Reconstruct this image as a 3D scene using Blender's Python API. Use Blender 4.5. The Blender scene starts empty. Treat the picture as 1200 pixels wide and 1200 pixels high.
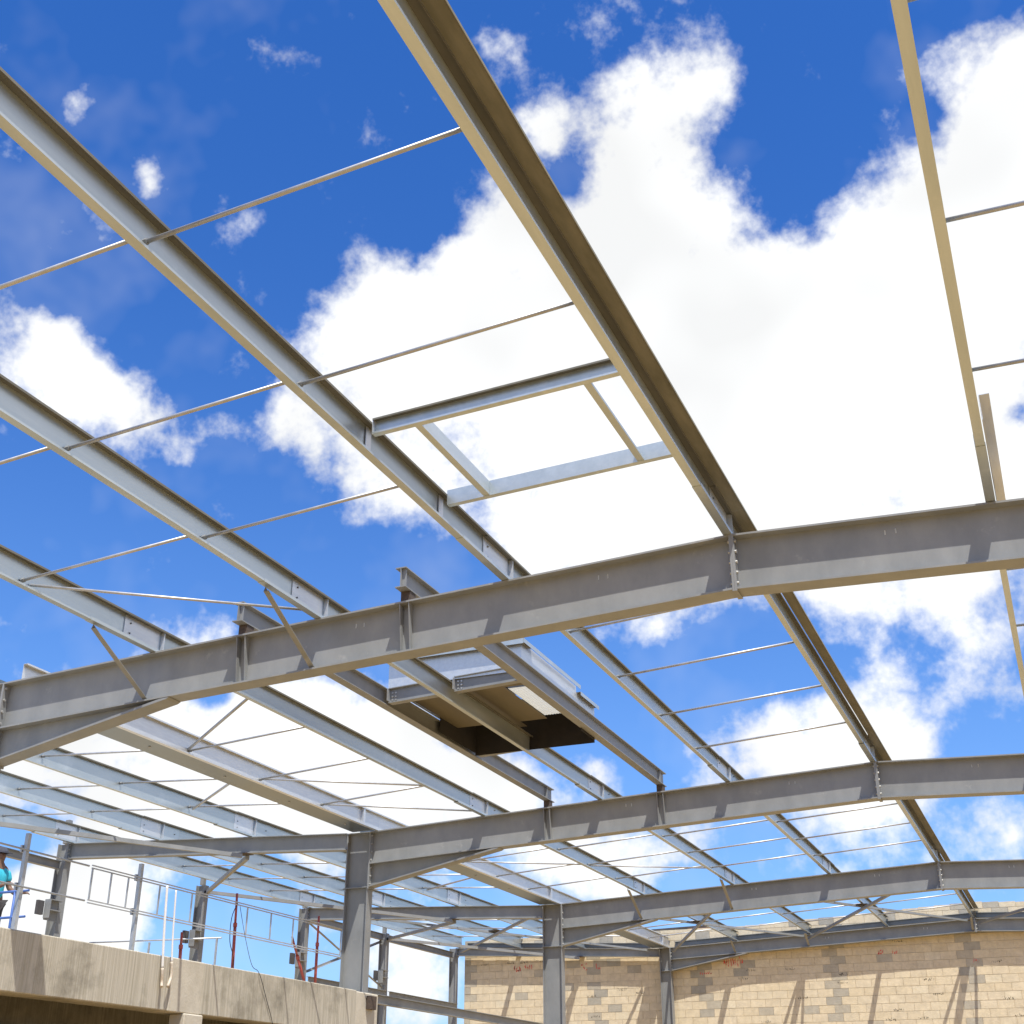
import bpy, bmesh, math, random
from mathutils import Vector, Matrix
random.seed(7)
R = math.radians
sc = bpy.context.scene
COL = sc.collection

# ------------------------------------------------------------------ camera
cam_d = bpy.data.cameras.new('camera'); cam = bpy.data.objects.new('camera', cam_d); COL.objects.link(cam)
EYE = 1.6
PITCH, YAW = 0.4473, 0.3969
fw = Vector((-math.sin(YAW)*math.cos(PITCH), math.cos(YAW)*math.cos(PITCH), math.sin(PITCH)))
rt = Vector((math.cos(YAW), math.sin(YAW), 0)); up = rt.cross(fw)
cam.matrix_world = Matrix(((rt.x, up.x, -fw.x, 0), (rt.y, up.y, -fw.y, 0), (rt.z, up.z, -fw.z, EYE), (0, 0, 0, 1)))
cam_d.sensor_width = 36.0; cam_d.lens = 36.0*1493.4/1200.0
cam_d.clip_start = 0.05; cam_d.clip_end = 6000
sc.camera = cam

# ------------------------------------------------------------------ sky, sun, exposure
SUN = Vector((0.30, -0.33, 1.0)).normalized()          # direction towards the sun
SUN_EL = math.asin(SUN.z); SUN_AZ = math.atan2(SUN.x, SUN.y)
EXPOSURE = 0.32
SKY_STRENGTH = 0.125
CLOUD_VALUE = 0.90
WARP, RAD, W_SOLID, W_WISP, A1, A2, T0, T1 = 0.06, 1.20, 0.80, 0.62, 2.7, 0.80, 0.24, 0.98
CLOUD_PUFFS = [
    (-14.28,42.79,2.2,0), (-10.27,43.46,1.19,1), (-20.74,43.08,1.29,1), (-23.51,45.51,1.19,1), (-17.52,37.97,3.33,0), (-28.3,35.56,2.32,0), (-31.58,33.5,2.25,0), 
    (-23.68,36.24,2.25,0), (-22.74,32.12,4.95,0), (-16.57,30.08,5.67,0), (-10.88,34.55,4.77,0), (-7.56,29.72,5.45,0), (-2.16,34.47,3.31,0), (2.45,38.17,2.49,0), 
    (4.67,40.91,2,0), (2.13,33.27,4.38,0), (-1.75,27.81,3.85,0), (-33.67,29.77,1.95,0), (-30.06,27.54,2.28,0), (-17.66,25.35,3.04,0), (-12.26,24.87,2.99,0), 
    (0.27,24.19,2.41,0), (-15.85,20.14,1.36,1), (-6.64,21.39,2.17,1), (-1.59,22.09,2.09,1), (-5.71,18.35,1.21,1), (-12.71,14.61,2.39,0), (-9.21,15.7,2.22,0), 
    (-5.59,15.16,1.96,0), (-8.33,13.66,2.12,0), (-18.29,14.04,0.89,1), (-34.34,15.26,2.73,0), (-29.76,15.45,3.33,0), (-25.84,14.07,2.59,0), (-32.26,12.81,3.26,0), 
    (-22.74,13.17,2.03,0), (-40.38,13.45,2.96,0), (-43.57,13.72,2.21,0), (-37.04,12.6,2.83,0), (-17.68,10.24,1.87,0), (-20.86,10.45,1.59,1), (-14.85,10.89,1.43,1), 
    (-36.89,19.63,1.54,1), (-40.06,8.63,2.09,1), (-42.87,8.33,1.97,1), (-40.67,6.94,1.82,0), (-26.91,6.07,1.74,1), (-25.79,4.56,1.89,1), (-45.19,30.31,1.93,0), 
    (-43.34,28.97,2.14,0), (-38.07,29.25,1.18,1), (-39.82,27.06,1.02,1), (-36.95,37.16,1.23,1), (-43.25,38.53,0.45,1), (-35.95,44.47,0.97,1), (-47.2,40.42,0.87,1), 
    (-21.82,24.09,1.3,1), (-1.57,17.93,2.06,1), (-2.3,11.33,1.66,1), (-45.66,31.68,0.9,1), 
]
CLOUD_GAPS = [
    (-19.35,40.03,1.1), (-11.43,41.2,0.93), (-6.1,39.59,1.93), (-6.49,42.8,2.41), (-0.04,40.46,1.01), (-21.04,25.62,0.92), (-33.17,21.85,1.88), 
    (-12.01,18.45,2.21), (-20.77,16.49,1.69), (1.43,27.26,0.76), (-28.47,38.68,1.66), (-37.86,30.85,1.84), (-35.87,26.55,1.68), (-38.89,24.74,2.2), 
    (-36.9,8.25,1.37), (-43.36,10.3,1.26), (-37.01,17.3,1.38), (-24.92,16.67,1.35), (-33.88,10.09,1.41), 
]

def build_world():
    w = bpy.data.worlds.new('World'); sc.world = w; w.use_nodes = True; w.cycles.sampling_method = 'NONE'
    nt = w.node_tree; N = nt.nodes; L = nt.links; N.clear()
    out = N.new('ShaderNodeOutputWorld')
    sky = N.new('ShaderNodeTexSky'); sky.sky_type = 'NISHITA'; sky.sun_disc = False
    sky.sun_elevation = SUN_EL; sky.sun_rotation = SUN_AZ
    sky.altitude = 900; sky.air_density = 1.0; sky.dust_density = 0.35; sky.ozone_density = 3.0
    def math_(op, a, b=None, c=None, clamp=False):
        n = N.new('ShaderNodeMath'); n.operation = op; n.use_clamp = clamp
        for i, v in enumerate((a, b, c)):
            if v is None: continue
            if isinstance(v, (int, float)): n.inputs[i].default_value = v
            else: L.new(v, n.inputs[i])
        return n.outputs[0]
    geo = N.new('ShaderNodeTexCoord'); gen = geo.outputs['Generated']
    nrm = N.new('ShaderNodeVectorMath'); nrm.operation = 'NORMALIZE'; L.new(gen, nrm.inputs[0]); d = nrm.outputs[0]
    def noise(vec, scale, detail, rough, w=0.0):
        n = N.new('ShaderNodeTexNoise'); of = N.new('ShaderNodeVectorMath'); of.operation = 'ADD'; of.inputs[1].default_value = (w*1.7, -w, w*.6); L.new(vec, of.inputs[0])
        n.inputs['Scale'].default_value = scale; n.inputs['Detail'].default_value = detail
        n.inputs['Roughness'].default_value = rough
        L.new(of.outputs[0], n.inputs['Vector']); return n
    # warp the direction a little so that the puffs get ragged outlines
    wn = noise(d, 6.0, 1.0, 0.6, 3.1)
    sub = N.new('ShaderNodeVectorMath'); sub.operation = 'SUBTRACT'; L.new(wn.outputs['Color'], sub.inputs[0]); sub.inputs[1].default_value = (.5, .5, .5)
    scl = N.new('ShaderNodeVectorMath'); scl.operation = 'SCALE'; L.new(sub.outputs[0], scl.inputs[0]); scl.inputs['Scale'].default_value = WARP
    add = N.new('ShaderNodeVectorMath'); add.operation = 'ADD'; L.new(d, add.inputs[0]); L.new(scl.outputs[0], add.inputs[1])
    nn = N.new('ShaderNodeVectorMath'); nn.operation = 'NORMALIZE'; L.new(add.outputs[0], nn.inputs[0]); dw = nn.outputs[0]
    def lobe(az, el, rad, weight):
        az, el, rad = R(az), R(el), R(rad)
        v = (math.sin(az)*math.cos(el), math.cos(az)*math.cos(el), math.sin(el))
        k = 2.0/(rad*rad)
        dt = N.new('ShaderNodeVectorMath'); dt.operation = 'DOT_PRODUCT'; L.new(dw, dt.inputs[0]); dt.inputs[1].default_value = v
        return math_('EXPONENT', math_('MULTIPLY_ADD', dt.outputs['Value'], k, -k + math.log(weight)))
    acc = None
    puffs = [(a, e, r*RAD, (W_SOLID, W_WISP)[k]) for a, e, r, k in CLOUD_PUFFS]
    # the rest of the sky carries clouds of the same kind
    rnd = random.Random(11)
    n = 0
    while n < 12:
        az = rnd.uniform(-180, 180); el = math.degrees(math.asin(rnd.uniform(.08, .97)))
        if -60 < az < 20 and el < 60: continue
        n += 1; puffs.append((az, el, rnd.uniform(9, 17), W_SOLID))
    puffs += [(28, 38, 11, W_SOLID), (48, 24, 10, W_SOLID), (40, 56, 10, W_SOLID), (75, 40, 14, W_SOLID)]
    for p in puffs:
        l_ = lobe(*p); acc = l_ if acc is None else math_('ADD', acc, l_)
    acc = math_('MINIMUM', acc, 1.35)
    for a, e, r in CLOUD_GAPS:
        acc = math_('SUBTRACT', acc, lobe(a, e, r*1.15, 0.75 if r > 1.3 else 0.5))
    acc = math_('MAXIMUM', acc, -0.1)
    f1 = noise(d, 9.0, 5.0, 0.64, 0.0).outputs['Fac']
    f2 = noise(d, 46.0, 4.0, 0.68, 5.0).outputs['Fac']
    dens = math_('ADD', acc, math_('MULTIPLY', math_('SUBTRACT', f1, 0.5), A1))
    dens = math_('ADD', dens, math_('MULTIPLY', math_('SUBTRACT', f2, 0.5), A2))
    mr = N.new('ShaderNodeMapRange'); mr.interpolation_type = 'SMOOTHSTEP'
    L.new(dens, mr.inputs['Value']); mr.inputs['From Min'].default_value = T0; mr.inputs['From Max'].default_value = T1
    alpha = mr.outputs['Result']
    # thin high veil
    ve = noise(d, 5.5, 4.0, 0.66, 9.0).outputs['Fac']
    vm = N.new('ShaderNodeMapRange'); L.new(ve, vm.inputs['Value']); vm.inputs['From Min'].default_value = 0.52; vm.inputs['From Max'].default_value = 0.85
    vm.inputs['To Max'].default_value = 0.20
    alpha = math_('MAXIMUM', alpha, vm.outputs['Result'])
    # thick parts are a little greyer
    g = noise(d, 6.5, 2.0, 0.55, 2.0).outputs['Fac']
    gm = N.new('ShaderNodeMapRange'); L.new(g, gm.inputs['Value']); gm.inputs['From Min'].default_value = 0.42; gm.inputs['From Max'].default_value = 0.68
    gm.inputs['To Min'].default_value = 1.0; gm.inputs['To Max'].default_value = 0.84
    cl = N.new('ShaderNodeCombineColor')
    base = math_('MULTIPLY', gm.outputs['Result'], CLOUD_VALUE)
    L.new(math_('MULTIPLY', base, 0.985), cl.inputs[0]); L.new(math_('MULTIPLY', base, 0.995), cl.inputs[1]); L.new(math_('MULTIPLY', base, 1.0), cl.inputs[2])
    tint = N.new('ShaderNodeMix'); tint.data_type = 'RGBA'; tint.blend_type = 'MULTIPLY'; tint.inputs['Factor'].default_value = 1.0
    L.new(sky.outputs[0], tint.inputs['A']); tint.inputs['B'].default_value = SKY_TINT
    hs = N.new('ShaderNodeHueSaturation'); hs.inputs['Saturation'].default_value = SKY_SAT; L.new(tint.outputs['Result'], hs.inputs['Color'])
    sx = N.new('ShaderNodeSeparateXYZ'); L.new(d, sx.inputs[0])
    low = math_('MULTIPLY', math_('POWER', math_('SUBTRACT', 1.0, math_('MAXIMUM', sx.outputs[2], 0.0)), 4.0), 0.72)
    hz = N.new('ShaderNodeMix'); hz.data_type = 'RGBA'; L.new(low, hz.inputs['Factor']); L.new(hs.outputs[0], hz.inputs['A'])
    hz.inputs['B'].default_value = (0.36/SKY_STRENGTH, 0.58/SKY_STRENGTH, 0.75/SKY_STRENGTH, 1)
    b1 = N.new('ShaderNodeBackground'); L.new(hz.outputs['Result'], b1.inputs['Color']); b1.inputs['Strength'].default_value = SKY_STRENGTH
    b2 = N.new('ShaderNodeBackground'); L.new(cl.outputs[0], b2.inputs['Color']); b2.inputs['Strength'].default_value = 1.0
    mx = N.new('ShaderNodeMixShader'); L.new(alpha, mx.inputs[0]); L.new(b1.outputs[0], mx.inputs[1]); L.new(b2.outputs[0], mx.inputs[2])
    L.new(mx.outputs[0], out.inputs['Surface'])
SKY_TINT = (0.74, 0.92, 1.34, 1.0)
SKY_SAT = 1.12
build_world()
sun_d = bpy.data.lights.new('sun', 'SUN'); sun_d.energy = 5.0; sun_d.angle = R(0.53); sun_d.color = (1.0, 0.955, 0.88)
sun = bpy.data.objects.new('sun', sun_d); COL.objects.link(sun)
sun.rotation_euler = SUN.to_track_quat('Z', 'Y').to_euler(); sun.location = (10, -10, 40)
vs = sc.view_settings; vs.view_transform = 'Standard'; vs.look = 'None'; vs.gamma = 1.0; vs.exposure = EXPOSURE
vs.use_curve_mapping = False
sc.cycles.caustics_reflective = False; sc.cycles.caustics_refractive = False

# ------------------------------------------------------------------ materials
def nodes(name):
    m = bpy.data.materials.new(name); m.use_nodes = True
    nt = m.node_tree; b = nt.nodes['Principled BSDF']
    return m, nt, b
def surf(name, c1, c2, scale=3.0, stretch=(1, 1, 1), rough=0.6, metal=0.0, detail=6, lo=0.35, hi=0.65, bump=0.0, bscale=40.0, spec=0.5, c3=None, s3=0.6, lo3=0.55, hi3=0.75, rand=0.0):
    """noise-mottled paint, metal or mineral surface in world coordinates"""
    m, nt, b = nodes(name); N = nt.nodes; L = nt.links
    geo = N.new('ShaderNodeNewGeometry')
    mp = N.new('ShaderNodeMapping'); mp.inputs['Scale'].default_value = stretch; L.new(geo.outputs['Position'], mp.inputs['Vector'])
    n1 = N.new('ShaderNodeTexNoise'); n1.inputs['Scale'].default_value = scale; n1.inputs['Detail'].default_value = detail; n1.inputs['Roughness'].default_value = 0.62
    L.new(mp.outputs[0], n1.inputs['Vector'])
    r = N.new('ShaderNodeMapRange'); r.inputs['From Min'].default_value = lo; r.inputs['From Max'].default_value = hi; L.new(n1.outputs['Fac'], r.inputs['Value'])
    mx = N.new('ShaderNodeMix'); mx.data_type = 'RGBA'; L.new(r.outputs['Result'], mx.inputs['Factor'])
    mx.inputs['A'].default_value = (*c1, 1); mx.inputs['B'].default_value = (*c2, 1)
    col = mx.outputs['Result']
    if c3:
        n3 = N.new('ShaderNodeTexNoise'); n3.inputs['Scale'].default_value = s3; n3.inputs['Detail'].default_value = 7; n3.inputs['Roughness'].default_value = 0.7
        L.new(geo.outputs['Position'], n3.inputs['Vector'])
        r3 = N.new('ShaderNodeMapRange'); r3.inputs['From Min'].default_value = lo3; r3.inputs['From Max'].default_value = hi3; L.new(n3.outputs['Fac'], r3.inputs['Value'])
        m3 = N.new('ShaderNodeMix'); m3.data_type = 'RGBA'; L.new(r3.outputs['Result'], m3.inputs['Factor'])
        L.new(col, m3.inputs['A']); m3.inputs['B'].default_value = (*c3, 1); col = m3.outputs['Result']
    if rand:
        oi = N.new('ShaderNodeObjectInfo')
        rr = N.new('ShaderNodeMapRange'); rr.inputs['To Min'].default_value = 1-rand; rr.inputs['To Max'].default_value = 1+rand; L.new(oi.outputs['Random'], rr.inputs['Value'])
        hv = N.new('ShaderNodeHueSaturation'); L.new(rr.outputs['Result'], hv.inputs['Value']); L.new(col, hv.inputs['Color']); col = hv.outputs[0]
    L.new(col, b.inputs['Base Color'])
    b.inputs['Roughness'].default_value = rough; b.inputs['Metallic'].default_value = metal
    b.inputs['Specular IOR Level'].default_value = spec
    rv = N.new('ShaderNodeMapRange'); rv.inputs['To Min'].default_value = max(0.05, rough-0.10); rv.inputs['To Max'].default_value = min(1, rough+0.10)
    L.new(n1.outputs['Fac'], rv.inputs['Value']); L.new(rv.outputs['Result'], b.inputs['Roughness'])
    if bump:
        nb = N.new('ShaderNodeTexNoise'); nb.inputs['Scale'].default_value = bscale; nb.inputs['Detail'].default_value = 5; L.new(mp.outputs[0], nb.inputs['Vector'])
        bp = N.new('ShaderNodeBump'); bp.inputs['Strength'].default_value = bump; bp.inputs['Distance'].default_value = 0.01
        L.new(nb.outputs['Fac'], bp.inputs['Height']); L.new(bp.outputs[0], b.inputs['Normal'])
    return m
M = {}
M['steel'] = surf('grey_primer_paint', (.232, .242, .242), (.290, .298, .295), scale=3.2, stretch=(1, 1, .5), rough=.5, detail=9, c3=(.36, .36, .345), s3=3.6, lo3=.62, hi3=.74, bump=.05, bscale=60, rand=.05)
M['steel_dark'] = surf('dark_grey_primer_paint', (.15, .16, .165), (.19, .20, .205), scale=2.5, rough=.45, rand=.06)
M['galv'] = surf('galvanised_sheet', (.50, .555, .56), (.585, .635, .635), scale=3.0, stretch=(3, .25, 3), rough=.36, metal=.62, c3=(.66, .70, .695), s3=1.4, lo3=.56, hi3=.72, rand=.07)
M['gutter'] = surf('blue_grey_coated_sheet', (.21, .255, .285), (.26, .305, .335), scale=3.0, stretch=(2, .3, 2), rough=.36, metal=.75)
M['galv_shaded'] = surf('galvanised_shade_tone', (.155, .150, .125), (.215, .205, .17), scale=3.0, stretch=(2, .4, 2), rough=.75, metal=.1, spec=.2)  # shade under the top flanges, painted as a darker zinc tone
M['galv_bright'] = surf('new_galvanised_sheet', (.66, .68, .69), (.76, .78, .78), scale=6.0, stretch=(3, .5, 3), rough=.42, metal=.60, rand=.05)
M['galv_rod'] = surf('galvanised_tube', (.44, .45, .45), (.54, .55, .55), scale=9.0, rough=.45, metal=.5, rand=.08)
M['zinc_olive'] = surf('olive_zinc_strip', (.20, .19, .14), (.29, .27, .205), scale=4.0, stretch=(2, .4, 2), rough=.7, metal=.15, spec=.2)  # darker olive tone of the ridge strip
M['bolt'] = surf('zinc_bolts', (.42, .42, .40), (.54, .54, .52), scale=20, rough=.45, metal=.5)
M['rust'] = surf('rusty_cleat_steel', (.06, .045, .035), (.11, .08, .06), scale=30, rough=.8)
M['concrete'] = surf('board_marked_concrete', (.39, .355, .275), (.575, .535, .445), scale=5.5, stretch=(7, 7, .14), rough=.9, detail=10, lo=.34, hi=.66, bump=.8, bscale=14, c3=(.235, .215, .17), s3=.9, lo3=.50, hi3=.70, spec=.2)
M['concrete_pale'] = surf('fresh_concrete', (.50, .455, .365), (.58, .535, .44), scale=4, rough=.9, bump=.4, bscale=30, c3=(.38, .345, .27), s3=1.5, spec=.2)
M['ground'] = surf('sandy_ground', (.365, .250, .115), (.43, .305, .150), scale=.6, rough=1, bump=.4, bscale=6, c3=(.29, .195, .09), s3=.15, lo3=.5, hi3=.75, spec=.2)
M['red'] = surf('red_oxide_paint', (.36, .055, .035), (.46, .10, .07), scale=12, rough=.55, c3=(.30, .16, .11), s3=8)
M['pvc'] = surf('white_plastic', (.74, .73, .70), (.82, .81, .79), scale=8, rough=.4, c3=(.55, .45, .34), s3=3, lo3=.6, hi3=.8)
M['pvc_dirty'] = surf('mud_stained_plastic', (.42, .33, .23), (.66, .60, .50), scale=9, rough=.6)
M['black'] = surf('black_cable_rubber', (.02, .02, .02), (.035, .035, .035), scale=10, rough=.6)
M['dark_void'] = surf('recess_shade_black', (.022, .02, .018), (.035, .03, .027), scale=6, rough=.9)  # near-black colour painted in for the shade inside the hatch
M['ply'] = surf('brown_deck_sheet', (.14, .12, .08), (.19, .165, .11), scale=3, stretch=(1, .2, 1), rough=.55, metal=.3)
def translucent_panel():
    m = surf('translucent_sheet', (.78, .80, .80), (.84, .86, .86), scale=6, rough=.5)
    nt = m.node_tree; N = nt.nodes; L = nt.links; b = N['Principled BSDF']; out = N['Material Output']
    tr = N.new('ShaderNodeBsdfTranslucent'); tr.inputs['Color'].default_value = (.80, .83, .84, 1)
    mx = N.new('ShaderNodeMixShader'); mx.inputs[0].default_value = .55
    L.new(b.outputs[0], mx.inputs[1]); L.new(tr.outputs[0], mx.inputs[2]); L.new(mx.outputs[0], out.inputs['Surface'])
    return m
M['panel'] = translucent_panel()
M['blue_paint'] = surf('blue_trestle_paint', (.05, .12, .38), (.08, .17, .46), scale=10, rough=.5)
M['shirt'] = surf('turquoise_shirt', (.03, .42, .56), (.05, .50, .64), scale=14, rough=.85)
M['trousers'] = surf('dark_trousers', (.03, .028, .03), (.05, .045, .045), scale=14, rough=.9)
M['skin'] = surf('brown_skin', (.16, .085, .055), (.20, .11, .07), scale=18, rough=.6)
M['cap'] = surf('grey_cap_cloth', (.045, .05, .07), (.08, .085, .11), scale=25, rough=.9)
M['mortar'] = surf('mortar', (.60, .52, .38), (.68, .60, .45), scale=4, rough=.95, spec=.2)
M['ink'] = surf('black_stencil_ink', (.05, .045, .035), (.10, .085, .06), scale=30, rough=.9)
M['red_spray'] = surf('red_spray_paint', (.70, .07, .07), (.76, .18, .15), scale=30, rough=.8)
M['roof_dark'] = surf('dark_far_roofing', (.05, .048, .05), (.09, .085, .085), scale=3, rough=.8)
M['orange'] = surf('orange_clay_block', (.56, .30, .15), (.64, .38, .20), scale=5, rough=.9)
def block_mat(name, ramp):
    m, nt, b = nodes(name); N = nt.nodes; L = nt.links
    oi = N.new('ShaderNodeObjectInfo'); ge = N.new('ShaderNodeNewGeometry')
    a = N.new('ShaderNodeMath'); a.operation = 'ADD'; L.new(oi.outputs['Random'], a.inputs[0]); L.new(ge.outputs['Random Per Island'], a.inputs[1])
    fr = N.new('ShaderNodeMath'); fr.operation = 'FRACT'; L.new(a.outputs[0], fr.inputs[0])
    cr = N.new('ShaderNodeValToRGB'); L.new(fr.outputs[0], cr.inputs[0])
    el = cr.color_ramp.elements
    el[0].position = 0; el[0].color = (*ramp[0], 1); el[1].position = 1; el[1].color = (*ramp[-1], 1)
    for i, c in enumerate(ramp[1:-1]):
        e = el.new((i+1)/(len(ramp)-1)); e.color = (*c, 1)
    n = N.new('ShaderNodeTexNoise'); n.inputs['Scale'].default_value = 5; n.inputs['Detail'].default_value = 8; n.inputs['Roughness'].default_value = .7; L.new(ge.outputs['Position'], n.inputs['Vector'])
    r = N.new('ShaderNodeMapRange'); r.inputs['From Min'].default_value = .3; r.inputs['From Max'].default_value = .7; r.inputs['To Min'].default_value = .82; r.inputs['To Max'].default_value = 1.10; L.new(n.outputs['Fac'], r.inputs['Value'])
    hv = N.new('ShaderNodeHueSaturation'); L.new(cr.outputs[0], hv.inputs['Color']); L.new(r.outputs['Result'], hv.inputs['Value'])
    L.new(hv.outputs[0], b.inputs['Base Color']); b.inputs['Roughness'].default_value = .95; b.inputs['Specular IOR Level'].default_value = .2
    nb = N.new('ShaderNodeTexNoise'); nb.inputs['Scale'].default_value = 45; nb.inputs['Detail'].default_value = 6; L.new(ge.outputs['Position'], nb.inputs['Vector'])
    bp = N.new('ShaderNodeBump'); bp.inputs['Strength'].default_value = .5; bp.inputs['Distance'].default_value = .012; L.new(nb.outputs['Fac'], bp.inputs['Height']); L.new(bp.outputs[0], b.inputs['Normal'])
    return m
M['block'] = block_mat('cream_concrete_block', [(.74, .63, .44), (.77, .66, .465), (.72, .61, .42), (.76, .655, .47), (.70, .595, .42), (.785, .69, .50)])
M['block_grey'] = block_mat('grey_concrete_block', [(.43, .40, .33), (.54, .485, .375), (.40, .375, .315), (.58, .51, .38)])

# ------------------------------------------------------------------ mesh helpers
class MB:
    """collects shapes of ONE part, in world coordinates"""
    def __init__(s): s.v = []; s.f = []
    def poly(s, pts, ext):
        """prism: closed outline pts (list of Vector), extruded by vector ext"""
        n = len(pts); b = len(s.v); ext = Vector(ext)
        s.v += [Vector(p) for p in pts] + [Vector(p)+ext for p in pts]
        s.f.append(tuple(b+i for i in range(n))[::-1]); s.f.append(tuple(b+n+i for i in range(n)))
        for i in range(n):
            j = (i+1) % n; s.f.append((b+i, b+j, b+n+j, b+n+i))
        return s
    def box(s, x0, x1, y0, y1, z0, z1):
        return s.poly([(x0, y0, z0), (x1, y0, z0), (x1, y1, z0), (x0, y1, z0)], (0, 0, z1-z0))
    def xz(s, pts, y0, y1): return s.poly([(x, y0, z) for x, z in pts], (0, y1-y0, 0))
    def yz(s, pts, x0, x1): return s.poly([(x0, y, z) for y, z in pts], (x1-x0, 0, 0))
    def bar(s, p, q, w, h, upv=(0, 0, 1)):
        p, q = Vector(p), Vector(q); d = (q-p).normalized(); u = Vector(upv)
        a = d.cross(u)
        if a.length < 1e-4: a = d.cross(Vector((1, 0, 0)))
        a.normalize(); c = a.cross(d)
        return s.poly([p+a*w/2+c*h/2, p-a*w/2+c*h/2, p-a*w/2-c*h/2, p+a*w/2-c*h/2], q-p)
    def angle(s, p, q, w=.06, t=.007, upv=(0, 0, 1)):
        p, q = Vector(p), Vector(q); d = (q-p).normalized(); a = d.cross(Vector(upv))
        if a.length < 1e-4: a = d.cross(Vector((1, 0, 0)))
        a.normalize(); c = a.cross(d)
        o = p - a*w/2 - c*w/2
        return s.poly([o, o+a*w, o+a*w+c*t, o+a*t+c*t, o+a*t+c*w, o+c*w], q-p)
    def tube(s, pts, r, n=10):
        pts = [Vector(p) for p in pts]; b = len(s.v); rings = len(pts); prev = None
        for i, p in enumerate(pts):
            t = (pts[min(i+1, rings-1)]-pts[max(i-1, 0)]).normalized()
            a = t.cross(Vector((0, 0, 1))) if prev is None else prev - t*prev.dot(t)
            if a.length < 1e-3: a = t.cross(Vector((1, 0, 0)))
            a.normalize(); prev = a; c = a.cross(t)
            for k in range(n):
                th = 2*math.pi*k/n; s.v.append(p+a*math.cos(th)*r+c*math.sin(th)*r)
        for i in range(rings-1):
            for k in range(n):
                k2 = (k+1) % n; s.f.append((b+i*n+k, b+i*n+k2, b+(i+1)*n+k2, b+(i+1)*n+k))
        s.f.append(tuple(b+k for k in range(n))[::-1]); s.f.append(tuple(b+(rings-1)*n+k for k in range(n)))
        return s
    def bolt(s, p, axis, r=.018, h=.018):
        p = Vector(p); a = Vector(axis).normalized(); return s.tube([p, p+a*h], r, 6)
    def build(s, name, mat, parent=None, bevel=0.0, smooth=False, origin=None):
        off = Vector(origin) if origin is not None else (parent_loc(parent) if parent else Vector((0, 0, 0)))
        me = bpy.data.meshes.new(name); me.from_pydata([v-off for v in s.v], [], s.f); me.update()
        bm = bmesh.new(); bm.from_mesh(me); bmesh.ops.recalc_face_normals(bm, faces=bm.faces); bm.to_mesh(me); bm.free()
        me.materials.append(M[mat] if isinstance(mat, str) else mat)
        if smooth:
            for p in me.polygons: p.use_smooth = len(p.vertices) == 4
        o = bpy.data.objects.new(name, me); COL.objects.link(o)
        if parent: o.parent = parent
        elif origin is not None: o.location = off
        if bevel:
            bv = o.modifiers.new('bevel', 'BEVEL'); bv.width = bevel; bv.segments = 1; bv.limit_method = 'ANGLE'
        return o
def parent_loc(o):
    l = Vector((0, 0, 0))
    while o: l += o.location; o = o.parent
    return l
def tag(o, label, cat, group=None):
    o['label'] = label; o['category'] = cat
    if group: o['group'] = group
    return o
def thing(name, loc, label, cat, group=None):
    o = bpy.data.objects.new(name, None); COL.objects.link(o); o.location = loc; o.empty_display_size = .2
    return tag(o, label, cat, group)
def I_along(mb, p, q, d, bw, tf, tw):
    """I-section whose TOP centre line runs p -> q (any horizontal-ish direction)"""
    p, q = Vector(p), Vector(q); u = (q-p).normalized(); a = u.cross(Vector((0, 0, 1))).normalized(); c = a.cross(u)
    if c.z < 0: c = -c
    e = q-p
    mb.poly([p-a*bw/2, p+a*bw/2, p+a*bw/2-c*tf, p-a*bw/2-c*tf], e)
    mb.poly([p-a*tw/2-c*tf, p+a*tw/2-c*tf, p+a*tw/2-c*(d-tf), p-a*tw/2-c*(d-tf)], e)
    mb.poly([p-a*bw/2-c*(d-tf), p+a*bw/2-c*(d-tf), p+a*bw/2-c*d, p-a*bw/2-c*d], e)
    return mb

# ------------------------------------------------------------------ layout of the steel frame (metres)
FY = [11.50, 21.10, 30.61, 40.09]                     # front face of each portal frame
XR, ZR, SL = -2.458, 6.90, 0.04276                    # ridge and roof slope
XE, ZE, SW = -12.05, 6.508, -0.0469                   # valley gutter and wing slope
XO = -18.85                                           # outer column line of the wing
DECK = 3.67
def zt(x): return ZR - SL*abs(x-XR)
def wt(x): return ZE + SW*(x-XE)
FR = ['fourth frame from the block wall', 'third frame from the block wall', 'second frame from the block wall', 'end frame against the block wall']
BAY = ['outermost bay', 'third bay from block wall', 'second bay from block wall', 'bay beside block wall']

# ------------------------------------------------------------------ ground
g = MB(); g.v = [Vector(p) for p in ((-3000, -3000, 0), (3000, -3000, 0), (3000, 3000, 0), (-3000, 3000, 0))]; g.f = [(0, 1, 2, 3)]
go = g.build('ground', 'ground'); go['kind'] = 'structure'

# ------------------------------------------------------------------ portal frames
COLX = [(-12.12, -11.64), (-12.20, -11.72), (-12.02, -11.52), (-11.86, -11.52)]
def sloped_I(mb, x0, x1, zf, d, y0, bw, tf=.02, tw=.014):
    za, zb = zf(x0), zf(x1); yc = y0+bw/2
    mb.xz([(x0, za), (x1, zb), (x1, zb-tf), (x0, za-tf)], y0, y0+bw)
    mb.xz([(x0, za-tf), (x1, zb-tf), (x1, zb-d+tf), (x0, za-d+tf)], yc-tw/2, yc+tw/2)
    mb.xz([(x0, za-d+tf), (x1, zb-d+tf), (x1, zb-d), (x0, za-d)], y0, y0+bw)
    return mb
def column_I(mb, xl, xr, y0, bw, z0, z1, tf=.018, tw=.012):
    yc = y0+bw/2
    mb.box(xl, xl+tf, y0, y0+bw, z0, z1); mb.box(xr-tf, xr, y0, y0+bw, z0, z1)
    mb.box(xl+tf, xr-tf, yc-tw/2, yc+tw/2, z0, z1)
    return mb
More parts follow.
